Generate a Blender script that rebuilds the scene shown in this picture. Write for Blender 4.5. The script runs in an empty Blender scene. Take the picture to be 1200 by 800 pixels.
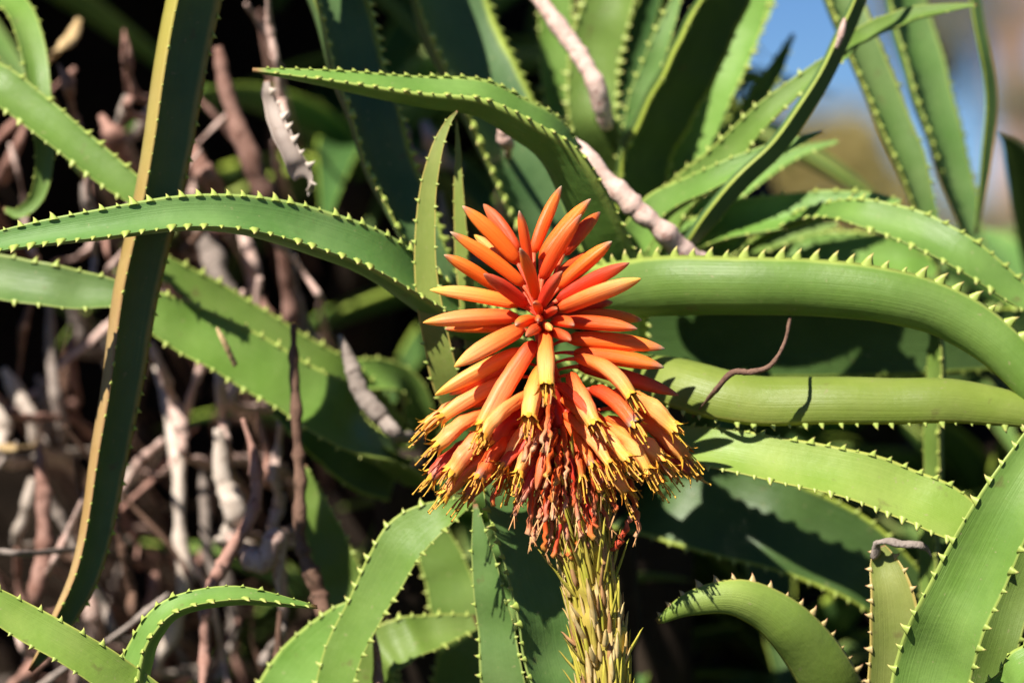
import bpy, math, random
from mathutils import Vector, Matrix, noise
R = math.radians
random.seed(11)
sc = bpy.context.scene
COL = sc.collection

# ------------------------------------------------------------------ camera
CAM_Z, DIST, FPX = 1.06, 1.5, 4687.0
PITCH = R(-1.0)
cd = bpy.data.cameras.new('camera'); cam = bpy.data.objects.new('camera', cd); COL.objects.link(cam)
cam.location = (0, -DIST, CAM_Z); cam.rotation_euler = (R(90) + PITCH, 0, 0)
cd.sensor_width = 36; cd.lens = 36 * FPX / 1200
cd.clip_start = 0.05; cd.clip_end = 3000
cd.dof.use_dof = True; cd.dof.focus_distance = DIST - 0.012; cd.dof.aperture_fstop = 6.4
sc.camera = cam
CX = Vector((1, 0, 0)); CF = Vector((0, math.cos(PITCH), math.sin(PITCH))); CU = Vector((0, -math.sin(PITCH), math.cos(PITCH)))
CO = Vector(cam.location)

# ------------------------------------------------------------------ light
SUN = Vector((-0.42, -0.58, 0.70)).normalized()          # direction towards the sun
w = bpy.data.worlds.new('World'); sc.world = w; w.use_nodes = True
nt = w.node_tree; bg = nt.nodes['Background']
sky = nt.nodes.new('ShaderNodeTexSky'); sky.sky_type = 'NISHITA'; sky.sun_disc = False
sky.sun_elevation = math.asin(SUN.z); sky.sun_rotation = math.atan2(SUN.x, SUN.y)
sky.altitude = 4500; sky.air_density = 1.0; sky.dust_density = 0.0; sky.ozone_density = 10.0
nt.links.new(sky.outputs[0], bg.inputs[0]); bg.inputs[1].default_value = 0.05
sl = bpy.data.lights.new('sun', 'SUN'); sl.energy = 5.0; sl.angle = R(0.5); sl.color = (1, 0.945, 0.84)
so = bpy.data.objects.new('sun', sl); COL.objects.link(so)
so.rotation_euler = (-SUN).to_track_quat('-Z', 'Y').to_euler()
sc.view_settings.view_transform = 'Standard'; sc.view_settings.look = 'None'
sc.view_settings.exposure = 0.75; sc.view_settings.gamma = 1

# ------------------------------------------------------------------ helpers
def P(px, py, d=0.0):
    """pixel of the 1200x800 photo at d metres behind the flower plane -> world point"""
    t = DIST + d
    return CO + CF * t + CX * ((px - 600) / FPX * t) + CU * ((400 - py) / FPX * t)
def PX(d=0.0): return (DIST + d) / FPX                    # metres per pixel there
def V(x, y, z): return CX * x + CU * y - CF * z           # right, up, towards the viewer

def tag(o, label=None, cat=None, group=None, kind=None):
    for k, v in (('label', label), ('category', cat), ('group', group), ('kind', kind)):
        if v: o[k] = v
    return o
def link(name, me, parent=None, mat=None):
    o = bpy.data.objects.new(name, me); COL.objects.link(o)
    if parent: o.parent = parent
    if mat and me and not me.materials: me.materials.append(mat)
    return o
def empty(name, loc):
    o = link(name, None); o.location = loc; o.empty_display_size = 0.02
    return o
def mesh(name, vs, fs, mat=None, smooth=True, uvs=None):
    me = bpy.data.meshes.new(name); me.from_pydata([tuple(v) for v in vs], [], fs)
    if smooth: me.polygons.foreach_set('use_smooth', [True] * len(me.polygons))
    if uvs:
        l = me.uv_layers.new(name='UVMap'); arr = []
        for lp in me.loops: arr.extend(uvs[lp.vertex_index])
        l.data.foreach_set('uv', arr)
    if mat: me.materials.append(mat)
    return me
def spline(ps, n):
    """Catmull-Rom through a list of equally long tuples/vectors, n samples"""
    m = len(ps); out = []
    for i in range(n):
        t = i / (n - 1) * (m - 1); k = min(int(t), m - 2); f = t - k
        p1, p2 = ps[k], ps[k + 1]
        p0 = ps[k - 1] if k > 0 else [2 * a - b for a, b in zip(p1, p2)]
        p3 = ps[k + 2] if k + 2 < m else [2 * b - a for a, b in zip(p1, p2)]
        out.append([0.5 * (2 * b + (c - a) * f + (2 * a - 5 * b + 4 * c - d) * f * f + (3 * b - a - 3 * c + d) * f ** 3)
                    for a, b, c, d in zip(p0, p1, p2, p3)])
    return out

# ------------------------------------------------------------------ materials
class NT:
    def __init__(s, name):
        s.m = bpy.data.materials.new(name); s.m.use_nodes = True; s.t = s.m.node_tree
        s.b = s.t.nodes['Principled BSDF']
    def n(s, typ, **kw):
        o = s.t.nodes.new(typ)
        for k, v in kw.items(): setattr(o, k, v)
        return o
    def l(s, a, b): s.t.links.new(a, b)
    def noise(s, scale, detail=3, vec=None, rough=0.55):
        o = s.n('ShaderNodeTexNoise'); o.inputs['Scale'].default_value = scale; o.inputs['Detail'].default_value = detail
        o.inputs['Roughness'].default_value = rough
        if vec: s.l(vec, o.inputs['Vector'])
        return o.outputs['Fac']
    def ramp(s, fac, stops):
        o = s.n('ShaderNodeValToRGB'); e = o.color_ramp.elements
        while len(e) < len(stops): e.new(0.5)
        for q, (p, c) in zip(e, stops):
            q.position = p; q.color = (*c, 1) if len(c) == 3 else c
        s.l(fac, o.inputs[0]); return o.outputs[0]
    def mix(s, fac, a, b, mode='MIX'):
        o = s.n('ShaderNodeMix', data_type='RGBA', blend_type=mode)
        for i, v in ((0, fac), (6, a), (7, b)):
            if hasattr(v, 'links'): s.l(v, o.inputs[i])
            else: o.inputs[i].default_value = v if i == 0 else (*v, 1)
        return o.outputs[2]
    def math(s, op, a, b=0.0):
        o = s.n('ShaderNodeMath', operation=op)
        for i, v in ((0, a), (1, b)):
            if hasattr(v, 'links'): s.l(v, o.inputs[i])
            else: o.inputs[i].default_value = v
        return o.outputs[0]
    def bump(s, h, strength, dist):
        o = s.n('ShaderNodeBump'); o.inputs['Strength'].default_value = strength; o.inputs['Distance'].default_value = dist
        s.l(h, o.inputs['Height']); s.l(o.outputs[0], s.b.inputs['Normal'])
    def done(s, col, rough=0.5, spec=0.4):
        if hasattr(col, 'links'): s.l(col, s.b.inputs['Base Color'])
        else: s.b.inputs['Base Color'].default_value = (*col, 1)
        s.b.inputs['Roughness'].default_value = rough; s.b.inputs['Specular IOR Level'].default_value = spec
        return s.m

def leaf_material(name, base, pale, margin, mw=0.90, rough=0.42, vgrad=None):
    s = NT(name)
    uv = s.n('ShaderNodeTexCoord'); sep = s.n('ShaderNodeSeparateXYZ'); s.l(uv.outputs['UV'], sep.inputs[0])
    geo = s.n('ShaderNodeNewGeometry'); inf = s.n('ShaderNodeObjectInfo')
    n1 = s.noise(38, 4, geo.outputs['Position'])
    c = s.mix(s.ramp(n1, [(0.38, (0, 0, 0)), (0.66, (1, 1, 1))]), base, pale)
    # faint lengthwise veins
    mp = s.n('ShaderNodeMapping'); mp.inputs['Scale'].default_value = (26, 1.6, 1); s.l(uv.outputs['UV'], mp.inputs[0])
    st = s.noise(1.6, 3, mp.outputs[0])
    m2 = s.noise(14, 5, geo.outputs['Position'], .7)
    c = s.mix(s.ramp(m2, [(0.42, (0, 0, 0)), (0.70, (.6, .6, .6))]), c, tuple(0.62 * v + .02 for v in base))
    mp2 = s.n('ShaderNodeMapping'); mp2.inputs['Scale'].default_value = (60, 5, 1); s.l(uv.outputs['UV'], mp2.inputs[0])
    c = s.mix(s.ramp(s.noise(1.2, 4, mp2.outputs[0], .7), [(0.62, (0, 0, 0)), (0.74, (.55, .55, .55))]), c, tuple(min(1, 1.35 * v + .05) for v in pale))
    c = s.mix(s.math('MULTIPLY', st, 0.35), c, tuple(0.72 * v for v in base))
    # scattered pale scars and specks
    sp = s.noise(420, 2, geo.outputs['Position'])
    c = s.mix(s.ramp(sp, [(0.68, (0, 0, 0)), (0.76, (0.55, 0.55, 0.55))]), c, (0.30, 0.27, 0.13))
    bl = s.noise(95, 3, geo.outputs['Position'])
    c = s.mix(s.ramp(bl, [(0.67, (0, 0, 0)), (0.74, (0.5, 0.5, 0.5))]), c, (0.13, 0.10, 0.04))
    # yellow margin
    au = s.math('ABSOLUTE', s.math('SUBTRACT', s.math('MULTIPLY', sep.outputs[0], 2.0), 1.0))
    jit = s.math('ADD', au, s.math('MULTIPLY', s.math('SUBTRACT', n1, 0.5), 0.12))
    c = s.mix(s.ramp(jit, [(mw - 0.05, (0, 0, 0)), (mw + 0.03, (1, 1, 1))]), c, margin)
    if vgrad:
        vv = s.math('ADD', sep.outputs[1], s.math('MULTIPLY', s.math('SUBTRACT', s.noise(30, 4, geo.outputs['Position']), .5), .25))
        c = s.mix(s.ramp(vv, [(0.15, (1, 1, 1)), (0.5, (0, 0, 0))]), c, vgrad)
    # dry brown tip
    c = s.mix(s.ramp(sep.outputs[1], [(0.975, (0, 0, 0)), (0.995, (1, 1, 1))]), c, (0.22, 0.11, 0.05))
    hsv = s.n('ShaderNodeHueSaturation'); s.l(c, hsv.inputs['Color'])
    s.l(s.math('ADD', s.math('MULTIPLY', inf.outputs['Random'], 0.36), 0.82), hsv.inputs['Value'])
    s.l(s.math('ADD', s.math('MULTIPLY', inf.outputs['Random'], 0.025), 0.487), hsv.inputs['Hue'])
    h = s.math('ADD', s.math('MULTIPLY', st, 0.6), s.math('MULTIPLY', s.noise(260, 3, geo.outputs['Position']), 0.5))
    s.bump(h, 0.35, 0.0012)
    s.done(hsv.outputs[0], rough, 0.27)
    s.l(s.math('ADD', s.math('MULTIPLY', n1, 0.25), rough - 0.12), s.b.inputs['Roughness'])
    return s.m
M = {}
M['leaf'] = leaf_material('leaf_green', (0.135, 0.240, 0.040), (0.190, 0.300, 0.068), (0.30, 0.37, 0.08), mw=.93)
M['glauc'] = leaf_material('leaf_glaucous', (0.110, 0.208, 0.048), (0.168, 0.264, 0.082), (0.27, 0.34, 0.09), mw=.93)
M['lime'] = leaf_material('leaf_lime', (0.200, 0.295, 0.045), (0.270, 0.350, 0.075), (0.36, 0.38, 0.08), mw=.94)
M['yellow'] = leaf_material('leaf_yellowing', (0.205, 0.265, 0.055), (0.285, 0.325, 0.085), (0.46, 0.38, 0.10))
M['deep'] = leaf_material('leaf_shade_dark', (0.055, 0.120, 0.028), (0.085, 0.165, 0.042), (0.32, 0.42, 0.06), mw=0.93)  # darker copy of the leaf green, shade put into the colour
M['shadeg'] = leaf_material('leaf_shade_dark_glaucous', (0.075, 0.150, 0.048), (0.11, 0.19, 0.07), (0.34, 0.42, 0.07), mw=.93)  # glaucous green darkened in the colour for leaves in shade
M['tanunder'] = leaf_material('leaf_tan_underside', (0.52, 0.35, 0.12), (0.64, 0.48, 0.21), (0.46, 0.30, 0.12), mw=.94, vgrad=(0.46, 0.44, 0.08))
M['limeunder'] = leaf_material('leaf_pale_underside', (0.095, 0.180, 0.055), (0.14, 0.235, 0.08), (0.34, 0.40, 0.08), mw=.92)
M['tanrim'] = leaf_material('leaf_tan_rim', (0.095, 0.190, 0.048), (0.14, 0.24, 0.07), (0.42, 0.36, 0.08))

def tooth_material(name, a, b):
    s = NT(name); tc = s.n('ShaderNodeTexCoord'); sep = s.n('ShaderNodeSeparateXYZ'); s.l(tc.outputs['UV'], sep.inputs[0])
    c = s.ramp(sep.outputs[0], [(0.0, a), (0.55, tuple(min(1, v * 1.15) for v in a)), (0.95, b)])
    return s.done(c, 0.45, 0.4)
M['tooth'] = tooth_material('tooth_yellow', (0.33, 0.41, 0.085), (0.60, 0.47, 0.18))
M['tooth_dry'] = tooth_material('tooth_dry', (0.45, 0.34, 0.14), (0.40, 0.20, 0.12))

def bark_material(name, a, b, dark, scale=120, rough=0.8):
    s = NT(name); geo = s.n('ShaderNodeNewGeometry'); tc = s.n('ShaderNodeTexCoord'); inf = s.n('ShaderNodeObjectInfo')
    n1 = s.noise(scale, 5, geo.outputs['Position'], 0.65)
    c = s.mix(s.ramp(n1, [(0.32, (0, 0, 0)), (0.68, (1, 1, 1))]), a, b)
    mp = s.n('ShaderNodeMapping'); mp.inputs['Scale'].default_value = (5, 26, 1); s.l(tc.outputs['UV'], mp.inputs[0])
    rg = s.noise(1.0, 2, mp.outputs[0])
    c = s.mix(s.ramp(rg, [(0.56, (0, 0, 0)), (0.68, (0.8, 0.8, 0.8))]), c, dark)
    hsv = s.n('ShaderNodeHueSaturation'); s.l(c, hsv.inputs['Color'])
    s.l(s.math('ADD', s.math('MULTIPLY', inf.outputs['Random'], 0.5), 0.7), hsv.inputs['Value'])
    s.bump(s.math('ADD', n1, s.math('MULTIPLY', rg, .35)), 0.7, 0.0015)
    return s.done(hsv.outputs[0], rough, 0.2)
M['pink'] = bark_material('dead_stem_pink', (0.28, 0.14, 0.105), (0.44, 0.26, 0.21), (0.12, 0.055, 0.04))
M['palepink'] = bark_material('dead_stem_pale_pink', (0.56, 0.36, 0.30), (0.72, 0.54, 0.47), (0.33, 0.16, 0.13))
M['white'] = bark_material('dead_stem_bleached', (0.42, 0.34, 0.28), (0.62, 0.53, 0.46), (0.20, 0.13, 0.10))
M['grey'] = bark_material('dead_stem_grey', (0.26, 0.21, 0.18), (0.40, 0.33, 0.29), (0.10, 0.07, 0.06))
M['brown'] = bark_material('dead_stem_brown', (0.13, 0.07, 0.05), (0.22, 0.13, 0.09), (0.05, 0.03, 0.02))
M['tan'] = bark_material('dry_tan', (0.50, 0.34, 0.16), (0.62, 0.46, 0.25), (0.30, 0.17, 0.08))
M['trunk'] = bark_material('aloe_trunk', (0.035, 0.024, 0.018), (0.06, 0.042, 0.03), (0.015, 0.01, 0.008), 60)
M['shade_stick'] = bark_material('shade_dark_stick', (0.06, 0.04, 0.028), (0.11, 0.07, 0.05), (0.025, 0.017, 0.012), 60)  # near-black colour stands in for shade on the rear sticks

def flower_material(name, stops, tr=0.25):
    s = NT(name); tc = s.n('ShaderNodeTexCoord'); sep = s.n('ShaderNodeSeparateXYZ'); s.l(tc.outputs['UV'], sep.inputs[0])
    inf = s.n('ShaderNodeObjectInfo'); geo = s.n('ShaderNodeNewGeometry')
    v = s.math('ADD', sep.outputs[1], s.math('MULTIPLY', s.math('SUBTRACT', s.noise(160, 3, geo.outputs['Position']), 0.5), 0.16))
    c = s.ramp(v, stops)
    mp = s.n('ShaderNodeMapping'); mp.inputs['Scale'].default_value = (14, 1.2, 1); s.l(tc.outputs['UV'], mp.inputs[0])
    stv = s.noise(1.5, 3, mp.outputs[0])
    c = s.mix(s.ramp(stv, [(0.50, (0, 0, 0)), (0.72, (0.36, 0.36, 0.36))]), c, (0.62, 0.06, 0.012))
    hsv = s.n('ShaderNodeHueSaturation'); s.l(c, hsv.inputs['Color'])
    s.l(s.math('ADD', s.math('MULTIPLY', inf.outputs['Random'], 0.22), 0.90), hsv.inputs['Value'])
    s.l(s.math('ADD', s.math('MULTIPLY', inf.outputs['Random'], 0.02), 0.492), hsv.inputs['Hue'])
    s.bump(stv, 0.4, 0.0008)
    s.done(hsv.outputs[0], 0.45, 0.32)
    s.b.inputs['Subsurface Weight'].default_value = tr
    s.b.inputs['Subsurface Radius'].default_value = (1.0, 0.28, 0.08); s.b.inputs['Subsurface Scale'].default_value = 0.0025
    return s.m
M['bud'] = flower_material('floret_bud', [(0, (0.66, 0.055, 0.01)), (0.5, (0.86, 0.115, 0.016)), (0.84, (0.87, 0.18, 0.035)), (0.94, (0.46, 0.17, 0.09)), (1, (0.40, 0.30, 0.20))])
M['ripe'] = flower_material('floret_ripe', [(0, (0.74, 0.08, 0.015)), (0.35, (0.90, 0.22, 0.048)), (0.78, (0.94, 0.37, 0.125)), (0.93, (0.90, 0.42, 0.09)), (1, (0.74, 0.42, 0.08))])
M['redflo'] = flower_material('floret_red', [(0, (0.48, 0.03, 0.012)), (0.6, (0.66, 0.055, 0.02)), (0.9, (0.60, 0.11, 0.05)), (1, (0.40, 0.16, 0.09))])
M['wilt'] = flower_material('floret_wilted', [(0, (0.44, 0.05, 0.015)), (0.55, (0.50, 0.065, 0.02)), (0.85, (0.62, 0.20, 0.10)), (1, (0.58, 0.34, 0.20))], 0.1)
M['wiltred'] = flower_material('floret_wilted_red', [(0, (0.50, 0.035, 0.01)), (0.6, (0.58, 0.05, 0.012)), (0.9, (0.64, 0.13, 0.03)), (1, (0.60, 0.28, 0.06))], 0.1)
def plain(name, a, b, scale=250, rough=0.5):
    s = NT(name); geo = s.n('ShaderNodeNewGeometry')
    c = s.mix(s.ramp(s.noise(scale, 3, geo.outputs['Position']), [(0.35, (0, 0, 0)), (0.65, (1, 1, 1))]), a, b)
    return s.done(c, rough, 0.3)
M['lobe'] = plain('flower_mouth_yellow', (0.85, 0.27, 0.03), (0.80, 0.48, 0.05), 180)
M['stamen'] = plain('stamen_yellow', (0.80, 0.50, 0.05), (0.70, 0.28, 0.05))
M['anther'] = plain('stamen_dry', (0.55, 0.22, 0.07), (0.70, 0.42, 0.18))
M['stalk'] = plain('flower_stalk', (0.34, 0.29, 0.04), (0.52, 0.40, 0.08), 120)
M['pedicel'] = plain('pedicel_green', (0.46, 0.44, 0.05), (0.66, 0.54, 0.09), 160)
M['bract'] = plain('bract_tan', (0.56, 0.38, 0.12), (0.72, 0.55, 0.25), 200, 0.7)
M['bractb'] = plain('bract_brown', (0.30, 0.15, 0.06), (0.50, 0.28, 0.12), 200, 0.7)
def soil(name, a, b, sc1):
    s = NT(name); geo = s.n('ShaderNodeNewGeometry'); n1 = s.noise(sc1, 6, geo.outputs['Position'], 0.65)
    c = s.mix(s.ramp(n1, [(0.3, (0, 0, 0)), (0.7, (1, 1, 1))]), a, b); s.bump(n1, 0.8, 0.01)
    return s.done(c, 0.95, 0.1)
M['soil'] = soil('shade_dark_soil', (0.010, 0.007, 0.005), (0.024, 0.016, 0.011), 35)  # soil colour darkened to stand in for black shaded gaps
M['grass'] = soil('dry_grass_ground', (0.20, 0.16, 0.06), (0.34, 0.26, 0.11), 3)
M['hill'] = soil('far_hill', (0.16, 0.15, 0.06), (0.30, 0.24, 0.10), 0.15)

# ------------------------------------------------------------------ tooth mesh (shared), points +X, leans +Y
def tooth_mesh(name, mat):
    vs, fs = [], []
    rings = [(-0.35, -0.05, 0.72, 0.30), (0.12, 0.02, 0.45, 0.26), (0.58, 0.14, 0.22, 0.16)]
    for x, y, ry, rz in rings:
        for k in range(6):
            a = k / 6 * 2 * math.pi; vs.append((x, y + ry * math.cos(a), rz * math.sin(a)))
    vs.append((1.0, 0.40, 0))
    for r in range(2):
        for k in range(6):
            fs.append((r * 6 + k, r * 6 + (k + 1) % 6, r * 6 + 6 + (k + 1) % 6, r * 6 + 6 + k))
    for k in range(6): fs.append((12 + k, 12 + (k + 1) % 6, 18))
    return mesh(name, vs, fs, mat, uvs=[((v[0] + .35) / 1.35, 0) for v in vs])
TOOTH = tooth_mesh('tooth', M['tooth']); TOOTHD = tooth_mesh('tooth_dry', M['tooth_dry'])
tooth_count = {}

# ------------------------------------------------------------------ leaf
def leaf(parent, pts, wid, n, mat='leaf', ch=0.20, th=0.24, teeth='obj', ts=22, tl=9.0, dry=False, name='leaf', true_w=False, twist=0.0, wave=1.0, nseg=40, vis=(0.0, 0.985), sides=(-1, 1), under=None, tmesh=None):
    """pts: world points (Vectors) base->tip; wid: widths in metres; n: upper-face normal (vector or list, in camera axes)"""
    org = parent.location
    m = len(pts)
    ns = [n] * m if not isinstance(n, list) else n
    if len(ns) != m:
        q = spline([tuple(v) for v in ns], m); ns = q
    rows = spline([tuple(p) + (wd,) + tuple(V(*nn)) for p, wd, nn in zip(pts, wid, ns)], nseg)
    ctr = [Vector(r[:3]) for r in rows]
    seed = random.uniform(0, 100)
    vs, fs, uvs, frames = [], [], [], []
    A = 9                                      # points across the upper face
    xs = [math.sin((k / (A - 1) - 0.5) * math.pi) for k in range(A)]
    for i, r in enumerate(rows):
        T = (ctr[min(i + 1, nseg - 1)] - ctr[max(i - 1, 0)]).normalized()
        N = Vector(r[4:7]); W = T.cross(N).normalized()
        if twist: W = Matrix.Rotation(twist * i / nseg, 3, T) @ W
        N = W.cross(T).normalized(); hw = max(r[3], 0.0004) * 0.5
        if not true_w:
            a = math.hypot(W.dot(CX), W.dot(CU)); hw = hw / max(a, 0.42)
        wob = noise.noise(Vector((i * 0.22, seed, 0))) * 0.10 * wave
        hw *= 1 + wob * 0.5
        c0 = ctr[i] + N * noise.noise(Vector((i * 0.16, seed, 5))) * hw * 0.25 * wave
        h, t = ch * hw * 2, th * hw * 2
        for x in xs:                            # upper face
            vs.append(c0 + W * (hw * x) + N * (h * (x * x - 0.4) + 0.03 * hw * (1 - x * x)) - org)
            uvs.append((0.5 + x * 0.5, i / (nseg - 1)))
        for x in reversed(xs[1:-1]):            # underside
            vs.append(c0 + W * (hw * x) + N * (h * (x * x - 0.4) - t * (1 - x * x) ** 0.65) - org)
            uvs.append((0.5 + x * 0.5, i / (nseg - 1)))
        frames.append((c0, T, W, N, hw, h))
    L = 2 * A - 2
    for i in range(nseg - 1):
        for k in range(L):
            fs.append((i * L + k, i * L + (k + 1) % L, (i + 1) * L + (k + 1) % L, (i + 1) * L + k))
    fs.append(tuple(range(L - 1, -1, -1))); fs.append(tuple((nseg - 1) * L + k for k in range(L)))
    o = link(name, mesh(name, vs, fs, M[mat], uvs=uvs), parent)
    if under:
        o.data.materials.append(M[under])
        for i in range(nseg - 1):
            for k in range(A - 1, L): o.data.polygons[i * L + k].material_index = 1
    if teeth:
        ts *= .86; tl *= .80; px = PX(0); acc = random.uniform(0.3, 0.9)
        cnt = tooth_count.setdefault(parent.name, 0)
        sv, sf, su = [], [], []
        tm = tmesh or (TOOTHD if dry else TOOTH)
        for s in sides:
            acc = random.uniform(0.2, 0.9) * ts * px
            for i in range(1, nseg):
                seg = (frames[i][0] - frames[i - 1][0]).length; acc += seg
                while acc >= ts * px:
                    acc -= ts * px * random.uniform(0.88, 1.12)
                    f = 1 - min(acc / max(seg, 1e-6), 1); f = max(0, min(1, f))
                    fi = (i - 1 + f) / (nseg - 1)
                    if not (vis[0] <= fi <= vis[1]): continue
                    c0 = frames[i - 1][0].lerp(frames[i][0], f); _, T, W, N, hw, h = frames[i]
                    hw = frames[i - 1][4] * (1 - f) + hw * f
                    if hw < 1.2 * px: continue
                    sz = 1.0 * tl * px * random.choice((1, 1, 1, .6)) * random.uniform(0.7, 1.2) * min(1.0, 0.35 + hw / (22 * px))
                    X = (W * s + N * ch * 0.9).normalized(); Y = (T - X * T.dot(X)).normalized(); Z = X.cross(Y)
                    pos = c0 + W * (s * hw * 0.985) + N * (ch * hw * 2 * 0.57) - org
                    mat4 = Matrix(((X.x * sz, Y.x * sz, Z.x * sz, pos.x), (X.y * sz, Y.y * sz, Z.y * sz, pos.y), (X.z * sz, Y.z * sz, Z.z * sz, pos.z), (0, 0, 0, 1)))
                    if teeth == 'obj' and tooth_count[parent.name] < 290:
                        t = bpy.data.objects.new('tooth', tm); COL.objects.link(t); t.parent = o; t.matrix_local = mat4
                        tooth_count[parent.name] += 1
                    else:
                        b = len(sv); sv += [mat4 @ v.co for v in tm.vertices]; sf += [tuple(b + q for q in p.vertices) for p in tm.polygons]; su += [((v.co.x + .35) / 1.35, 0) for v in tm.vertices]
        if sv:
            t = link('teeth', mesh('teeth', sv, sf, tm.materials[0], uvs=su), o); t['kind'] = 'stuff'
    return o
def leafpx(parent, tr, n, mat='leaf', **kw):
    """tr: list of (px, py, depth, width_px)"""
    return leaf(parent, [P(a, b, d) for a, b, d, _ in tr], [x * PX(d) for _, _, d, x in tr], n, mat, **kw)

def tube(name, pts, rad, mat, parent=None, seg=8, n=None, rough=0.12, freq=90, ridge=0.0, org=Vector((0, 0, 0)), flat=1.0):
    n = n or max(8, 5 * len(pts))
    rows = spline([tuple(p) + (r,) for p, r in zip(pts, rad)], n); sd = random.uniform(0, 50)
    ctr = [Vector(r[:3]) for r in rows]; vs, fs, uvs = [], [], []
    up = Vector((0.31, -0.8, 0.5))
    for i, r in enumerate(rows):
        T = (ctr[min(i + 1, n - 1)] - ctr[max(i - 1, 0)]).normalized()
        X = T.cross(up)
        X = X.normalized() if X.length > 1e-4 else T.orthogonal().normalized()
        Y = X.cross(T)
        rr = max(r[3], 0.0002) * (1 + 1.3 * ridge * noise.noise(Vector((i * .45, sd, 3))) + (ridge * 1.2 if random.random() < .16 else 0))
        for k in range(seg):
            a = k / seg * 2 * math.pi; dr = X * math.cos(a) + Y * math.sin(a) * flat
            q = ctr[i] + dr * rr
            q = q + dr * rr * rough * 2 * noise.noise(q * freq + Vector((sd, 0, 0)))
            vs.append(q - org); uvs.append((k / seg, i / (n - 1)))
    for i in range(n - 1):
        for k in range(seg):
            fs.append((i * seg + k, i * seg + (k + 1) % seg, (i + 1) * seg + (k + 1) % seg, (i + 1) * seg + k))
    fs.append(tuple(range(seg - 1, -1, -1))); fs.append(tuple((n - 1) * seg + k for k in range(seg)))
    return link(name, mesh(name, vs, fs, M[mat] if isinstance(mat, str) else mat, uvs=uvs), parent)

# ------------------------------------------------------------------ ground, bank, far land
def smooth(a, b, x):
    t = max(0, min(1, (x - a) / (b - a))); return t * t * (3 - 2 * t)
def crest(x): return 0.42 + (-0.46) * smooth(0.08, 0.17, x)
def ground_z(y): return 0.0
gv, gf = [], []
xs = [-1500, -300, -60, -15, -5, -2, 0, 2, 5, 15, 60, 300, 1500]; ys = [-60, -15, -5, -2, 0, 2, 4, 8, 15, 30, 60, 150, 500, 1500, 2800]
for y in ys:
    for x in xs: gv.append((x, y, 0))
for j in range(len(ys) - 1):
    for i in range(len(xs) - 1):
        k = j * len(xs) + i; gf.append((k, k + 1, k + 1 + len(xs), k + len(xs)))
tag(link('ground', mesh('ground', gv, gf, M['grass'], False)), kind='structure')
# dark unseen sheet added before and under the aloes to cut bounce light
dv = [(-6, -7, .004), (6, -7, .004), (6, 3.2, .004), (-6, 3.2, .004)]
tag(link('bounce_damper', mesh('bounce_damper', dv, [(0, 1, 2, 3)], M['soil'], False)), kind='structure')
# earth bank added behind the aloes to make the gaps black
prof = [(0.30, 0.0), (0.50, 0.25), (0.62, 0.5), (0.72, 0.75), (0.82, 0.92), (0.90, 1.0), (1.1, 1.03), (1.5, 1.0), (2.1, 0.6), (2.8, -0.02)]
bv, bf = [], []; nx = 90
pr = spline(prof, 46)
for i in range(nx):
    x = -2.6 + 4.6 * i / (nx - 1); ht = CAM_Z + crest(x)
    for (dd, f) in pr:
        q = Vector((x, dd, f * ht)); nn = noise.fractal(q * 5, 0.8, 2, 5)
        bv.append((x, dd + 0.05 * nn, f * ht + 0.04 * noise.noise(q * 9) - (0.06 if f < 0.03 else 0)))
for i in range(nx - 1):
    for j in range(len(pr) - 1):
        k = i * len(pr) + j; bf.append((k, k + len(pr), k + len(pr) + 1, k + 1))
tag(link('bank', mesh('bank', bv, bf, M['soil'])), kind='structure')
# low far hills
hv, hf = [], []
for i in range(60):
    x = -900 + 1800 * i / 59
    hgt = 9 + 7 * noise.noise(Vector((x * 0.006, 3, 0))) + 3 * noise.noise(Vector((x * 0.03, 9, 0)))
    for j, (yy, f) in enumerate([(620, -0.05), (680, 0.55), (740, 0.9), (800, 1.0), (900, 0.7), (1050, -0.05)]): hv.append((x, yy, hgt * f))
for i in range(59):
    for j in range(5): k = i * 6 + j; hf.append((k, k + 6, k + 7, k + 1))
tag(link('hills', mesh('hills', hv, hf, M['hill'])), kind='structure')

def leafcloud(name, centres, count, size, mat, parent, seed, org):
    rnd = random.Random(seed); vs, fs = [], []
    for _ in range(count):
        c, r = rnd.choice(centres)
        while True:
            q = Vector((rnd.uniform(-1, 1), rnd.uniform(-1, 1), rnd.uniform(-1, 1)))
            if q.length <= 1: break
        p = c + q * r - org; a = Vector((rnd.gauss(0, 1), rnd.gauss(0, 1), rnd.gauss(0, 1))).normalized(); b = a.orthogonal().normalized()
        s = size * rnd.uniform(0.6, 1.4); k = len(vs)
        vs += [p - a * s, p + b * s * 0.35, p + a * s, p - b * s * 0.35]; fs.append((k, k + 1, k + 2, k + 3))
    return link(name, mesh(name, vs, fs, M[mat], False), parent)
M['olive'] = plain('olive_foliage', (0.20, 0.18, 0.05), (0.36, 0.28, 0.10), 3, 0.7)
M['greyleaf'] = plain('grey_green_foliage', (0.14, 0.15, 0.09), (0.24, 0.22, 0.14), 3, 0.7)
M['fartrunk'] = plain('far_trunk', (0.36, 0.22, 0.15), (0.48, 0.32, 0.24), 6, 0.9)

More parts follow.
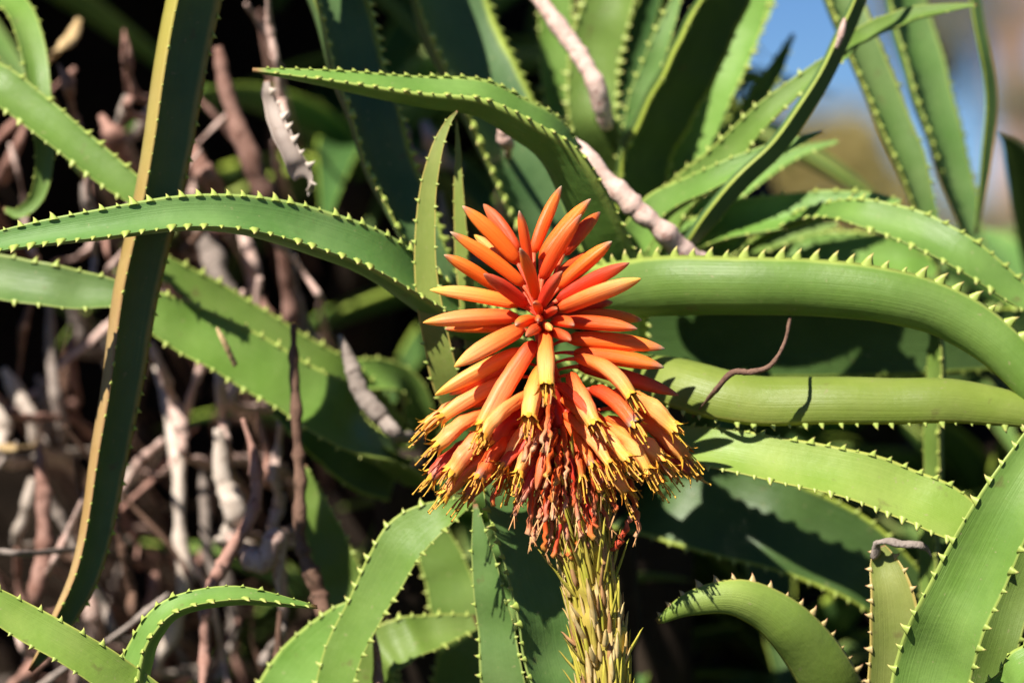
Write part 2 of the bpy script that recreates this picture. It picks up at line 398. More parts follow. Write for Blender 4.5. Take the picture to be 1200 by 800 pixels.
def far_plant(name, label, cat, base, trunk_h, trunk_r, blobs, count, size, mat, seed, limbs=()):
    t = empty(name, base); tag(t, label, cat)
    tube('trunk', [base + Vector((0, 0, -0.1)), base + Vector((0.05, 0, trunk_h * .5)), base + Vector((0, 0, trunk_h))], [trunk_r * 1.3, trunk_r, trunk_r * .6], 'fartrunk', t, 10, org=base)
    for a, b in limbs: tube('limb', [base + a, (base + a).lerp(base + b, .5) + Vector((0, 0, .15)), base + b], [trunk_r * .5, trunk_r * .35, trunk_r * .12], 'fartrunk', t, 7, org=base)
    leafcloud('crown', [(base + c, r) for c, r in blobs], count, size, mat, t, seed, base)
def ground_under(px, d): 
    q = P(px, 300, d); q.z = 0; return q
b = ground_under(965, 38)
far_plant('dry_shrub', 'dry olive and tan shrub far off, beyond the hanging aloe leaves', 'shrub', b, 1.2, .06,
          [(Vector((-.35, 0, 2.2)), .5), (Vector((.25, .2, 2.25)), .5), (Vector((0, 0, 1.7)), .8), (Vector((.7, 0, 1.6)), .6), (Vector((-.6, 0, 1.6)), .6), (Vector((0, 0, .9)), .9)], 9000, .07, 'olive', 3)
b = ground_under(1185, 30)
far_plant('far_tree', 'brown trunked tree with thin grey green foliage far behind the aloes', 'tree', b, 6.0, .14,
          [(Vector((-.35, 0, 3.2)), .45), (Vector((-.6, .3, 3.8)), .6), (Vector((.6, 0, 3.4)), .7), (Vector((.2, .2, 1.9)), .28), (Vector((.3, 0, 4.8)), 1.2), (Vector((.1, -.2, 1.3)), .35), (Vector((-.55, .4, 2.75)), .32), (Vector((-.75, .4, 3.2)), .4), (Vector((.05, 0, 2.4)), .3), (Vector((-.15, .3, 1.4)), .3)], 9000, .05, 'greyleaf', 4,
          limbs=[(Vector((0, 0, 2.4)), Vector((-.6, .3, 3.8))), (Vector((0, 0, 2.6)), Vector((.7, 0, 3.5)))])

# ------------------------------------------------------------------ aloe plants: leaves traced one by one, each rosette on its own stem
def stem_to(parent, pts, r0=0.016, r1=0.022):
    n = len(pts)
    return tube('stem', pts, [r0 + (r1 - r0) * i / (n - 1) for i in range(n)], 'trunk', parent, 10, 30, 0.15, 60, org=parent.location)
def plant(crown, foot, label, group=None, via=()):
    """crown: (px, py, d) of the rosette; foot: (px, d) where the stem meets the ground or bank"""
    if len(foot) == 2: f = ground_under(*foot); f.z = -0.01
    else: f = P(*foot)
    t = empty('aloe_plant', f); tag(t, label, 'aloe', group)
    stem_to(t, [f] + [P(*v) for v in via] + [P(*crown)], 0.022, 0.014)
    return t

# --- rosette right behind the flower
A1 = plant((715, 430, .15), (720, .34), 'aloe with long toothed leaves arching both ways from behind the orange flower', via=[(715, 1500, .30), (705, 800, .22)])
leafpx(A1, [(690, 440, .12, 60), (620, 400, .10, 58), (550, 375, .07, 54), (490, 338, .05, 52), (410, 290, .032, 50), (320, 262, .018, 46), (220, 252, .006, 40), (110, 266, 0, 34), (0, 284, 0, 25), (-90, 312, 0, 10)],
       [(0.1, .75, .6), (0, .72, .68), (0, .66, .75), (0, .62, .78)], 'glauc', ch=.30, th=.24, ts=22, tl=11)
leafpx(A1, [(735, 400, .13, 66), (722, 300, .10, 64), (696, 222, .08, 56), (650, 162, .065, 44), (590, 125, .055, 32), (510, 105, .05, 24), (410, 94, .045, 16), (296, 82, .04, 3)],
       [(.7, .6, .2), (.5, .8, .3), (.2, .9, .38), (0, .9, .42)], 'leaf', ch=.22, th=.30, ts=20, tl=10)
leafpx(A1, [(700, 345, .09, 76), (760, 336, .06, 72), (850, 336, .045, 68), (960, 338, .04, 66), (1050, 348, .036, 64), (1120, 372, .034, 60), (1185, 420, .03, 54), (1260, 510, .025, 36)],
       [(0, .30, -.95), (0, .28, -.95), (.15, .25, -.95)], 'leaf', ch=.05, th=.30, ts=24, tl=17, sides=(1,))
leafpx(A1, [(700, 420, .10, 60), (760, 440, .06, 62), (850, 462, .04, 60), (950, 469, .034, 56), (1060, 469, .03, 54), (1150, 472, .03, 48), (1240, 490, .03, 30)],
       (0, -.46, -.88), 'lime', ch=.06, th=.25, ts=24, tl=10, sides=(-1,))
leafpx(A1, [(700, 490, .10, 45), (780, 518, .05, 46), (880, 534, .032, 50), (970, 552, .026, 56), (1050, 577, .024, 60), (1110, 603, .02, 58), (1190, 660, .02, 28)],
       [(0, .5, .86), (.15, .5, .85)], 'lime', ch=.14, th=.22, ts=22, tl=9)
# two thin leaves standing up beside the flower
leafpx(A1, [(600, 520, .08, 34), (535, 470, .06, 36), (513, 400, .05, 32), (500, 320, .045, 27), (500, 240, .042, 22), (511, 180, .04, 15), (524, 146, .04, 8), (536, 130, .038, 2)],
       (-.35, .15, .9), 'yellow', ch=.10, th=.26, ts=30, tl=6)
leafpx(A1, [(620, 500, .09, 26), (575, 450, .075, 26), (553, 380, .07, 22), (542, 300, .068, 17), (538, 230, .066, 12), (537, 180, .065, 7), (535, 140, .064, 2)],
       (-.5, .1, .85), 'yellow', ch=.10, th=.28, ts=26, tl=5)
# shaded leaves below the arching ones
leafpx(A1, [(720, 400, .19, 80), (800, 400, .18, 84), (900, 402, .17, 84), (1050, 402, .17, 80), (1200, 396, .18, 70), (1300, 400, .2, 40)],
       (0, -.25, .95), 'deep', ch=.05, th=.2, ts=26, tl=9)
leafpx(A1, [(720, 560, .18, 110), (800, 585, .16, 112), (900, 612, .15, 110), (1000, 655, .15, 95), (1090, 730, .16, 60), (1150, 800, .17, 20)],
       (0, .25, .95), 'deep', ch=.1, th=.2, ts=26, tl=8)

# --- rosette in the lower right corner
A2 = plant((1120, 960, .02), (1125, .05), 'aloe in front of the shade, broad toothed leaves and one with a withered tip')
leafpx(A2, [(1090, 980, .0, 84), (1086, 880, -.005, 86), (1092, 800, -.012, 88), (1114, 735, -.02, 84), (1148, 664, -.025, 77), (1190, 580, -.03, 66), (1237, 500, -.03, 50), (1290, 400, -.03, 20)],
       (-.32, .12, .93), 'leaf', ch=.20, th=.2, ts=29, tl=10)
leafpx(A2, [(1140, 980, .02, 60), (1148, 840, .02, 60), (1172, 740, .02, 52), (1205, 650, .02, 44), (1250, 560, .02, 20)],
       (.2, .3, .92), 'leaf', ch=.14, th=.2, ts=28, tl=9)
leafpx(A2, [(1120, 940, -.01, 46), (1160, 840, -.02, 44), (1205, 785, -.03, 38), (1270, 740, -.03, 20)],
       (-.5, .7, .5), 'leaf', ch=.14, th=.22, ts=30, tl=10)
h = leafpx(A2, [(1075, 960, .02, 70), (1052, 850, .02, 70), (1050, 760, .02, 62), (1046, 700, .02, 52), (1036, 660, .024, 34), (1030, 640, .026, 14)],
           (-.1, .05, .99), 'yellow', ch=.2, th=.18, ts=24, tl=8, dry=True)
tip = tube('withered_tip', [P(1027, 648, .024), P(1026, 637, .02), P(1036, 634, .018), P(1056, 637, .018), P(1076, 638, .018), P(1086, 643, .02), P(1092, 652, .022)],
     [.0030, .0020, .0016, .0015, .0018, .0013, .0005], 'grey', h, 8, 40, .35, 200, flat=.6, org=A2.location)
tag(tip, 'dried grey brown tip bent over sideways')
leafpx(A2, [(1040, 980, .05, 74), (990, 840, .045, 70), (958, 775, .03, 66), (915, 725, .02, 56), (865, 700, .016, 44), (812, 706, .016, 30), (770, 728, .02, 8)],
       [(.15, -.2, -.95), (.12, -.12, -.95), (.0, .0, -.98)], 'lime', ch=.06, th=.24, ts=21, tl=12, dry=True, sides=(-1,))

leafpx(A2, [(1105, 990, .1, 20), (1092, 800, .12, 18), (1089, 650, .13, 17), (1090, 540, .13, 16), (1095, 430, .13, 15), (1101, 350, .13, 4)], (-.9, .1, .35), 'leaf', ch=.1, th=.3, ts=26, tl=9)

# --- rosette below the flower
A3 = plant((470, 980, .06), (480, .10), 'aloe below the flower with upright pale toothed leaves, base out of sight')
leafpx(A3, [(395, 940, .06, 46), (385, 860, .06, 46), (400, 775, .06, 46), (430, 712, .058, 48), (456, 662, .055, 53), (480, 628, .055, 53), (515, 604, .055, 36), (556, 584, .06, 6)],
       (-.25, .3, .92), 'leaf', ch=.10, th=.2, ts=23, tl=9)
leafpx(A3, [(330, 940, .1, 80), (330, 850, .09, 82), (360, 785, .085, 76), (410, 735, .08, 56), (450, 700, .08, 14)],
       (-.2, .4, .9), 'leaf', ch=.12, th=.2, ts=24, tl=9)
leafpx(A3, [(410, 860, .12, 60), (440, 775, .11, 58), (490, 745, .11, 48), (560, 728, .12, 16)],
       (0, .5, .86), 'leaf', ch=.12, th=.2, ts=20, tl=9)
leafpx(A3, [(470, 900, .16, 60), (425, 740, .15, 56), (398, 670, .15, 54), (372, 600, .15, 36), (355, 545, .15, 8)],
       (-.3, .2, .92), 'leaf', ch=.12, th=.2, ts=24, tl=7)
leafpx(A3, [(500, 900, .17, 70), (545, 780, .16, 68), (532, 700, .16, 60), (512, 640, .16, 46), (498, 590, .16, 12)],
       (-.2, .2, .95), 'leaf', ch=.12, th=.2, ts=24, tl=7)
A4 = plant((640, 990, .05), (640, .08), 'aloe close beside the flower stalk with two upright leaves, one shaded dark')
leafpx(A4, [(675, 960, .036, 66), (668, 880, .034, 68), (655, 800, .03, 66), (636, 720, .03, 66), (612, 640, .03, 58), (585, 580, .03, 40), (562, 535, .035, 8)],
       (.62, -.05, .78), 'glauc', ch=.14, th=.2, ts=25, tl=11)
leafpx(A4, [(605, 960, .05, 60), (603, 880, .042, 60), (592, 800, .036, 52), (578, 720, .034, 42), (566, 650, .034, 26), (557, 590, .036, 5)],
       (-.45, .15, .88), 'glauc', ch=.12, th=.2, ts=26, tl=7)

# --- bottom left
A5 = plant((200, 900, .0), (205, .03), 'aloe with lime green leaf and thin arching leaf under the dead stems')
leafpx(A5, [(230, 905, 0, 56), (185, 835, -.005, 50), (130, 790, -.012, 46), (70, 752, -.018, 42), (0, 712, -.02, 38), (-70, 672, -.02, 20)],
       (-.1, .5, .86), 'lime', ch=.12, th=.2, ts=32, tl=8)
leafpx(A5, [(165, 900, .0, 30), (155, 830, .0, 27), (158, 775, -.002, 24), (176, 736, -.005, 20), (212, 708, -.005, 17), (285, 697, 0, 15), (372, 711, .01, 3)],
       [(-.8, .3, .5), (-.6, .6, .5), (0, .85, .5)], 'leaf', ch=.22, th=.36, ts=24, tl=9)

# --- hanging from above, left: the tall leaf with a tan rim
A6 = plant((245, -190, .10), (300, -240, .88), 'aloe overhead, one long dark leaf with a tan rim hanging past the dead stems', via=[(270, -260, .5)])
leafpx(A6, [(240, -180, .08, 40), (232, -80, .06, 42), (214, 20, .055, 44), (199, 120, .05, 42), (175, 240, .05, 38), (148, 360, .05, 36), (131, 480, .05, 32), (114, 590, .05, 28), (92, 680, .05, 24), (64, 740, .05, 18), (34, 785, .05, 4)],
       (.84, -.06, .54), 'tanrim', ch=.41, th=.15, ts=25, tl=7, under='tanunder')
# --- hanging from above, centre
A7 = plant((430, -200, .2), (480, -260, .9), 'aloe overhead with two broad shaded leaves hanging behind the thin arching one', via=[(450, -280, .5)])
leafpx(A7, [(350, -160, .16, 60), (362, -80, .14, 60), (386, 0, .13, 60), (416, 100, .12, 56), (450, 200, .115, 52), (496, 290, .11, 44), (560, 380, .12, 16)],
       (.76, -.12, .64), 'shadeg', ch=.32, th=.14, ts=19, tl=13, under='limeunder')
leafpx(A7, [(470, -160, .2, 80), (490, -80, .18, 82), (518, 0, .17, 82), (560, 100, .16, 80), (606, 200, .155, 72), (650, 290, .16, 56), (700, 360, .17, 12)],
       (.75, -.12, .65), 'shadeg', ch=.30, th=.14, ts=21, tl=13, under='limeunder')

# unseen leaf added above the view to shade the plant's hanging ones
SN = (-.42, .70, .58)
leafpx(A7, [(430, -200, .2, 60), (410, -130, .13, 100), (360, -100, .08, 110), (290, -92, .04, 100), (200, -100, .01, 20)], SN, 'leaf', true_w=True, teeth=None)

# --- upper right cluster
A8 = plant((765, 290, .25), (775, .45), 'aloe above the flower with a crowd of leaves fanning up towards the sky gap', via=[(770, 1500, .42), (768, 700, .34)])
leafpx(A8, [(735, 260, .24, 50), (700, 160, .21, 56), (697, 80, .21, 60), (716, 0, .21, 58), (740, -90, .21, 40)], (-.2, .35, .9), 'leaf', ts=20, tl=10)
leafpx(A8, [(720, 270, .27, 40), (680, 180, .26, 42), (657, 100, .26, 42), (652, 0, .26, 38), (660, -80, .26, 24)], (-.2, .3, .9), 'leaf', ts=24, tl=8)
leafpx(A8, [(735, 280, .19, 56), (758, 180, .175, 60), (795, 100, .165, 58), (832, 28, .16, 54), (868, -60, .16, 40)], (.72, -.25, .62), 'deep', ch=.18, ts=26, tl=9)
leafpx(A8, [(760, 280, .22, 50), (795, 195, .205, 58), (832, 105, .2, 62), (868, 20, .2, 58), (900, -70, .2, 36)], (-.15, .3, .93), 'leaf', ts=24, tl=9)
leafpx(A8, [(790, 200, .25, 44), (845, 80, .24, 52), (880, 0, .24, 56), (915, -90, .24, 36)], (-.1, .3, .93), 'leaf', ts=24, tl=9)
leafpx(A8, [(752, 290, .17, 50), (795, 240, .155, 46), (840, 195, .14, 38), (885, 146, .13, 28), (935, 102, .125, 21), (990, 62, .12, 15), (1015, 40, .12, 4)], (-.1, .55, .8), 'leaf', ts=26, tl=8)
s6 = leafpx(A8, [(770, 330, .16, 22), (812, 285, .11, 17), (862, 222, .1, 17), (912, 174, .1, 17), (955, 112, .1, 16), (990, 48, .1, 15), (1012, -10, .1, 12), (1030, -70, .1, 6)], (.6, -.3, .65), 'shadeg', ch=.02, th=.7, ts=60, tl=4)
leafpx(A8, [(745, 285, .14, 40), (775, 243, .13, 38), (830, 213, .115, 28), (900, 180, .11, 18), (964, 154, .11, 3)], (0, .6, .75), 'leaf', ts=26, tl=5)
leafpx(A8, [(985, 60, .11, 18), (1010, 42, .115, 20), (1055, 22, .12, 18), (1100, 12, .12, 12), (1145, 6, .12, 3)], (0, .7, .7), 'leaf', ts=40, tl=4)
leafpx(A8, [(740, 300, .19, 42), (800, 280, .17, 46), (860, 262, .155, 46), (940, 246, .145, 38), (1010, 237, .14, 22), (1060, 236, .14, 3)], (0, .62, .78), 'leaf', ts=28, tl=9)
leafpx(A8, [(760, 310, .22, 30), (840, 295, .2, 32), (920, 275, .2, 26), (985, 262, .2, 6)], (0, .5, .86), 'leaf', ts=28, tl=7)
leafpx(A8, [(860, 300, .2, 20), (940, 252, .13, 24), (1000, 250, .10, 34), (1065, 268, .09, 44), (1135, 304, .08, 42), (1220, 366, .08, 24)], [(0, .5, .86), (.2, .5, .85)], 'leaf', ts=26, tl=10)
leafpx(A8, [(820, 340, .24, 50), (900, 315, .22, 56), (990, 300, .21, 54), (1060, 305, .21, 40), (1100, 322, .21, 8)], (0, .5, .86), 'leaf', ts=26, tl=8)
leafpx(A8, [(830, 400, .25, 46), (900, 380, .23, 44), (980, 378, .22, 40), (1050, 384, .22, 26), (1100, 396, .22, 4)], (0, .5, .86), 'leaf', ts=18, tl=9)

for tr_, n_, m_ in [
    ([(750, 290, .24, 30), (770, 200, .23, 34), (792, 110, .23, 32), (820, 30, .23, 28), (850, -50, .23, 10)], (-.3, .3, .9), 'leaf'),
    ([(745, 290, .2, 28), (740, 200, .19, 30), (752, 120, .185, 28), (775, 50, .18, 22), (800, -20, .18, 8)], (-.4, .3, .85), 'glauc'),
    ([(770, 300, .26, 30), (820, 220, .25, 34), (868, 150, .25, 30), (905, 90, .25, 20), (930, 40, .25, 4)], (-.1, .5, .85), 'leaf'),
    ([(775, 290, .2, 26), (830, 250, .19, 28), (890, 205, .185, 22), (940, 178, .18, 12), (985, 165, .18, 3)], (0, .6, .8), 'leaf'),
    ([(730, 290, .28, 30), (720, 180, .27, 34), (735, 90, .27, 32), (760, 0, .27, 28), (790, -80, .27, 10)], (.5, 0, .85), 'deep')]:
    leafpx(A8, tr_, n_, m_, ts=26, tl=9)

# --- leaves hanging in front of the sky
A9 = plant((1020, -200, .24), (1420, .40), 'aloe overhead whose narrow toothed leaves hang against the blue sky', via=[(1420, 700, .38), (1380, 0, .34), (1180, -260, .28)])
leafpx(A9, [(985, -160, .22, 58), (966, -70, .2, 40), (992, 20, .19, 42), (1030, 110, .185, 40), (1063, 190, .18, 36), (1090, 270, .18, 22), (1108, 330, .18, 6)], (.6, -.05, .75), 'glauc', ch=.34, under='limeunder', ts=22, tl=8)
leafpx(A9, [(1040, -150, .26, 66), (1046, -60, .24, 46), (1072, 50, .235, 50), (1103, 150, .23, 44), (1128, 240, .23, 32), (1155, 320, .23, 8)], (.7, -.1, .7), 'glauc', ch=.24, ts=22, tl=8)
leafpx(A9, [(1080, -150, .24, 12), (1132, -50, .21, 13), (1150, 40, .2, 13), (1162, 110, .2, 13), (1156, 190, .2, 12), (1144, 275, .2, 4)], (.5, 0, .85), 'deep', ch=.02, th=.6, ts=50, tl=4)

# --- left edge and behind the tall leaf
A10 = plant((480, 545, .24), (480, .40), 'aloe half hidden in shade with wide leaves slanting up past the dead stems', via=[(478, 1500, .38), (475, 800, .30)])
leafpx(A10, [(480, 545, .2, 70), (415, 500, .15, 72), (345, 456, .14, 66), (265, 410, .135, 62), (190, 372, .13, 52), (120, 344, .13, 14)], (-.1, .5, .86), 'leaf', ch=.16, ts=26, tl=9)
leafpx(A10, [(470, 520, .22, 46), (410, 455, .19, 48), (340, 410, .18, 46), (260, 358, .175, 42), (200, 318, .17, 28), (160, 292, .17, 6)], (-.1, .5, .86), 'leaf', ch=.16, ts=26, tl=9)
leafpx(A10, [(500, 520, .24, 36), (478, 455, .22, 38), (425, 440, .2, 38), (370, 446, .2, 22), (330, 462, .2, 4)], (0, .5, .86), 'leaf', ts=30, tl=6)
leafpx(A10, [(470, 560, .2, 60), (420, 540, .18, 60), (370, 500, .17, 56), (330, 470, .17, 30), (300, 440, .17, 5)], (.3, -.4, .85), 'deep', ts=30, tl=6)
A11 = plant((-140, 60, .2), (-160, .35), 'aloe at the thicket edge with a hooked leaf and a stubby toothed one', via=[(-160, 1000, .3)])
leafpx(A11, [(-120, 40, .15, 46), (-40, 80, .12, 46), (20, 116, .11, 44), (80, 165, .105, 40), (140, 213, .1, 36), (205, 262, .1, 12)], (-.1, .55, .83), 'leaf', ts=26, tl=9)
leafpx(A11, [(-60, -20, .2, 30), (10, 0, .16, 32), (36, 50, .14, 30), (46, 120, .13, 27), (52, 180, .13, 22), (44, 228, .13, 17), (22, 250, .13, 13), (4, 244, .13, 4)], (.3, .2, .92), 'leaf', ts=30, tl=6)
leafpx(A11, [(-140, 280, .15, 50), (-60, 314, .1, 54), (0, 328, .095, 54), (60, 337, .09, 50), (120, 344, .09, 38), (185, 352, .09, 8)], (0, .4, .9), 'glauc', ts=34, tl=9)

# ------------------------------------------------------------------ unseen canopy added overhead to shade the thicket, and shaded rosettes behind
def rosette(crown, foot, via, label, group, nl, length, seed, mat=('deep', 'glauc', 'leaf'), wid=.030, teeth=None, droop=1.0, tilt=0.0, az=None):
    rnd = random.Random(seed)
    t = plant(crown, foot, label, group, via); c = P(*crown)
    for k in range(nl):
        a = k * 2.39996 + rnd.uniform(-.25, .25)
        if az: a = az[0] + (az[1] - az[0]) * (k + rnd.random()) / nl
        el = R(rnd.uniform(-15, 65)) + tilt; Ls = length * rnd.uniform(.7, 1.15)
        if group == OV and crown[0] > 450: a = math.pi + (a % 2.2) - 1.1
        dr = Vector((math.cos(a) * math.cos(el), math.sin(a) * math.cos(el), math.sin(el)))
        side = Vector((-math.sin(a), math.cos(a), 0)); pts, p, ww = [], c.copy(), []
        dcur = dr.copy(); step = Ls / 7
        for q in range(8):
            pts.append(p.copy()); ww.append(wid * (1 - (q / 7) ** 2.2) * (0.85 + 0.3 * math.sin(q * .5)) + .001)
            p = p + dcur * step; dcur = (dcur + Vector((0, 0, -.17 * droop)) + side * rnd.uniform(-.04, .04)).normalized()
        nrm = side.cross(-dr); nrm = nrm if nrm.z > 0 else -nrm
        nc = (nrm.dot(CX), nrm.dot(CU), -nrm.dot(CF))
        leaf(t, pts, ww, nc, rnd.choice(mat), teeth=teeth, true_w=True, nseg=22, ts=26, tl=8)
    return t
OV = 'unseen aloes added overhead, shading the thicket'
LB = 'leafy aloe added unseen on the bank overhead, its leaves shading the thicket'
for i, (x, y, d) in enumerate([(-120, -330, .46), (120, -300, .52), (330, -380, .46), (560, -400, .46), (700, -460, .52), (-330, -150, .55), (20, -520, .6), (420, -560, .66), (600, -300, .75), (200, -230, .72), (-420, -420, .6), (-500, 200, .6), (0, -200, .66), (440, -240, .6)]):
    rosette((x, y, d), (x + 30, y + (240 if y < 0 else 300), .98), [(x + 15, y + 40, (d + .98) / 2)], LB, OV, 17, .30, 100 + i, wid=.036, droop=.8)
BK = 'shaded aloes deep in the thicket'
LK = 'shaded aloe rosette deep in the thicket behind the other plants'
for i, (x, y, d) in enumerate([(880, 560, .42), (1040, 480, .5), (1180, 640, .45), (930, 800, .4), (760, 700, .45), (560, 620, .48), (1250, 420, .4), (620, 330, .55), (420, 200, .55), (1120, 800, .42), (640, 60, .6), (520, 840, .4), (700, 160, .6)]):
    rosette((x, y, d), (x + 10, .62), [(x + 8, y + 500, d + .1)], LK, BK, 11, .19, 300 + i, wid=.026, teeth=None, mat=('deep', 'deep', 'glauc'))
LE = 'unseen leafy aloe added at the outer side of the thicket to dim fill light'  # unseen rosettes added beyond the edges to cut ambient light
for i, (x, y, d) in enumerate([(1760, 330, .12), (1700, 760, .12), (1500, 1240, .1), (-560, 520, .14), (-450, 1050, .1), (800, 1400, .08), (330, 1420, .1), (1860, 60, .3), (60, 1400, .06), (1100, 1450, .02)]):
    rosette((x, y, d), (x + 10, d + .08), [(x + 8, y + 500, d + .06)], LE, 'unseen aloes added at the sides of the thicket', 15, .17, 500 + i, wid=.030, mat=('leaf', 'glauc', 'deep'))
# ------------------------------------------------------------------ the orange flower spike
AX = [(712, 860, -4), (706, 780, 0), (695, 700, 6), (683, 640, 10), (671, 580, 14), (655, 500, 20), (640, 430, 26), (631, 372, 30)]   # px, px, px towards the viewer
U = PX(0)
def Q(x, y, z=0): return P(x, y, 0) + V(0, 0, z * U)
foot = ground_under(725, .02); foot.z = -.01
SP = empty('flower_spike', foot)
tag(SP, 'orange red aloe flower spike with yellow mouths on a ribbed green stalk', 'flower')
axp = [foot, foot + Vector((0, 0, .45))] + [Q(*a) for a in AX[:6]]
axr = [.012, .011, 0.0080, .0079, .0080, .0080, .0066, .0056, .0046, .0030]
tube('stalk', axp, axr[:8], 'stalk', SP, 14, 90, .10, 160, org=foot)
tube('rachis', [Q(*a) for a in AX[5:]], [.0052, .0036, .0020], 'redflo', SP, 10, 24, .2, 160, org=foot)
ax_s = spline(AX, 101)
def axis(y):                                               # axis point at pixel row y
    return min(ax_s, key=lambda a: abs(a[1] - y))
def floret(b, t, rad=10.0, sag=2.5, mat='bud', open_=0, seed=0, wilt=False, ped=True, crumple=0.0):
    """b, t: base and tip (px, px, px-towards-viewer)"""
    rnd = random.Random(seed * 7 + 3); rad *= .90 * rnd.uniform(.9, 1.08) if not wilt else 1.0
    b = (b[0] + rnd.uniform(-2, 2), b[1] + rnd.uniform(-2, 2), b[2]); t = (t[0] + rnd.uniform(-4, 4), t[1] + rnd.uniform(-4, 4), t[2])
    B, Tp = Q(*b), Q(*t); D = Tp - B; L = D.length
    up = Vector((0, 0, 1)); bow = (up - D.normalized() * up.dot(D.normalized()))
    bow = bow * (sag * U) + V(rnd.uniform(-1, 1), 0, 0) * 2 * U
    n, sg = 15, 12
    prof = [(0, .40), (.03, .66), (.10, .84), (.25, .95), (.45, 1.0), (.64, .95), (.79, .76), (.89, .52), (.96, .28), (1, .06)]
    if open_: prof = [(0, .42), (.03, .66), (.12, .82), (.3, .92), (.55, 1.0), (.75, .98), (.88, .90), (1, .86)]
    if wilt: prof = [(0, .4), (.08, .6), (.25, .62), (.45, .45), (.62, .5), (.78, .36), (.9, .46), (.96, .50), (1, .2)]
    def pr(f):
        for (a, ra), (c, rc) in zip(prof, prof[1:]):
            if f <= c: return ra + (rc - ra) * (f - a) / (c - a)
        return prof[-1][1]
    vs, fs, uvs = [], [], []
    Tn = D.normalized(); X = Tn.cross(Vector((.2, .5, .8))).normalized(); Y = X.cross(Tn)
    ph = rnd.uniform(0, 6)
    fr = []
    for i in range(n):
        f = i / (n - 1); f = 1 - (1 - f) ** 1.25 if not open_ else f
        c = B + D * f + bow * (4 * f * (1 - f)) + (V(rnd.uniform(-1, 1), 0, rnd.uniform(-1, 1)) * 2.2 * U if wilt else Vector())
        fr.append(c)
        for k in range(sg):
            a = k / sg * 2 * math.pi
            tri = 1 + .12 * math.cos(3 * a + ph) * (1 if f > .05 else 0) + (.045 * math.cos(6 * a + ph))
            if wilt: tri += .34 * noise.noise(Vector((a * 1.3, f * 9, seed)))
            elif crumple: tri += crumple * noise.noise(Vector((a * 1.1, f * 6, seed * 1.7)))
            rr = rad * U * pr(f) * tri
            if open_ and i == n - 1: c2 = c + Tn * (2.0 * U * math.cos(6 * a + ph))
            else: c2 = c
            vs.append(c2 + (X * math.cos(a) + Y * math.sin(a)) * rr - foot); uvs.append((k / sg, f))
    for i in range(n - 1):
        for k in range(sg): fs.append((i * sg + k, i * sg + (k + 1) % sg, (i + 1) * sg + (k + 1) % sg, (i + 1) * sg + k))
    fs.append(tuple(range(sg - 1, -1, -1)))
    if not open_: fs.append(tuple((n - 1) * sg + k for k in range(sg)))
    o = link('floret', mesh('floret', vs, fs, M[mat], uvs=uvs), SP)
    if ped:                                                # short stalk back to the axis
        a = axis(b[1] + rnd.uniform(4, 16)); A0 = Q(*a)
        if (A0 - B).length > 3 * U:
            tube('pedicel', [A0, A0.lerp(B, .6) + Vector((0, 0, 1.5 * U)), B + D * .02], [1.5 * U, 1.9 * U, 3.4 * U], 'redflo', o, 6, 8, .05, org=foot)
    E = fr[-1]; Dn = (fr[-1] - fr[-3]).normalized()
    if open_:                                              # six lobes round the mouth, then stamens
        lv, lf = [], []
        for k in range(6):
            a = k / 6 * 2 * math.pi + ph * .3 + rnd.uniform(-.15, .15); ro = X * math.cos(a) + Y * math.sin(a); tg = Dn.cross(ro)
            c0 = E - Dn * 3 * U + ro * rad * .84 * U; j = len(lv); wv = rad * .30 * U
            flare = rnd.uniform(.05, .85)
            for s_, (l_, w_) in enumerate(((0, 1), (6, .95), (11, .5), (13.5, .08))):
                cc = c0 + Dn * l_ * U * .8 + ro * (flare * l_ * l_ / 13 * U)
                lv += [cc - tg * wv * w_, cc + ro * .6 * U, cc + tg * wv * w_]
            for s_ in range(3):
                q = j + s_ * 3; lf += [(q, q + 1, q + 4, q + 3), (q + 1, q + 2, q + 5, q + 4)]
        link('petal_lobes', mesh('petal_lobes', [v - foot for v in lv], lf, M['lobe']), o)
        for k in range(8):
            a = rnd.uniform(0, 6.28); ro = X * math.cos(a) + Y * math.sin(a); ln = rnd.uniform(6, 30)
            p0 = E - Dn * 6 * U + ro * 3 * U; p2 = E + Dn * ln * U + ro * rnd.uniform(2, 9) * U + Vector((0, 0, -rnd.uniform(0, 6) * U))
            tube('stamen', [p0, p0.lerp(p2, .5) + ro * 1.5 * U, p2 - (p2 - p0) * .05, p2], [.8 * U, .8 * U, .75 * U, 1.7 * U], 'anther' if rnd.random() < .15 else 'stamen', o, 5, 9, .05, org=foot)
    elif wilt and rnd.random() < .7:
        for k in range(2):
            p2 = E + Dn * rnd.uniform(6, 18) * U + V(rnd.uniform(-6, 6), rnd.uniform(-8, 0), rnd.uniform(-4, 4)) * U
            tube('stamen', [fr[-3], E, p2], [.9 * U, .8 * U, .6 * U], 'anther', o, 5, 7, .05, org=foot)
    return o
def z1(u, v): return 460 + u / 2.667, 200 + v / 2.667
FL = 112
def zf(u0, v0, zb, u1, v1, sgn, **kw):
    """floret traced in the photo: base and tip; the depth of the tip follows from its usual length"""
    x0, y0 = z1(u0, v0); x1, y1 = z1(u1, v1); l = math.hypot(x1 - x0, y1 - y0)
    ak = axis(max(y0, 374)); q = kw.pop('pull', .22); x0 += (ak[0] - x0) * q; y0 += (max(ak[1], y0) - y0) * q
    l = math.hypot(x1 - x0, y1 - y0); L = kw.pop('L', FL) * 1.08; dz = math.sqrt(max(L * L - l * l, 0)) * sgn
    return floret((x0, y0, zb), (x1, y1, zb + dz), **kw)
k = 0
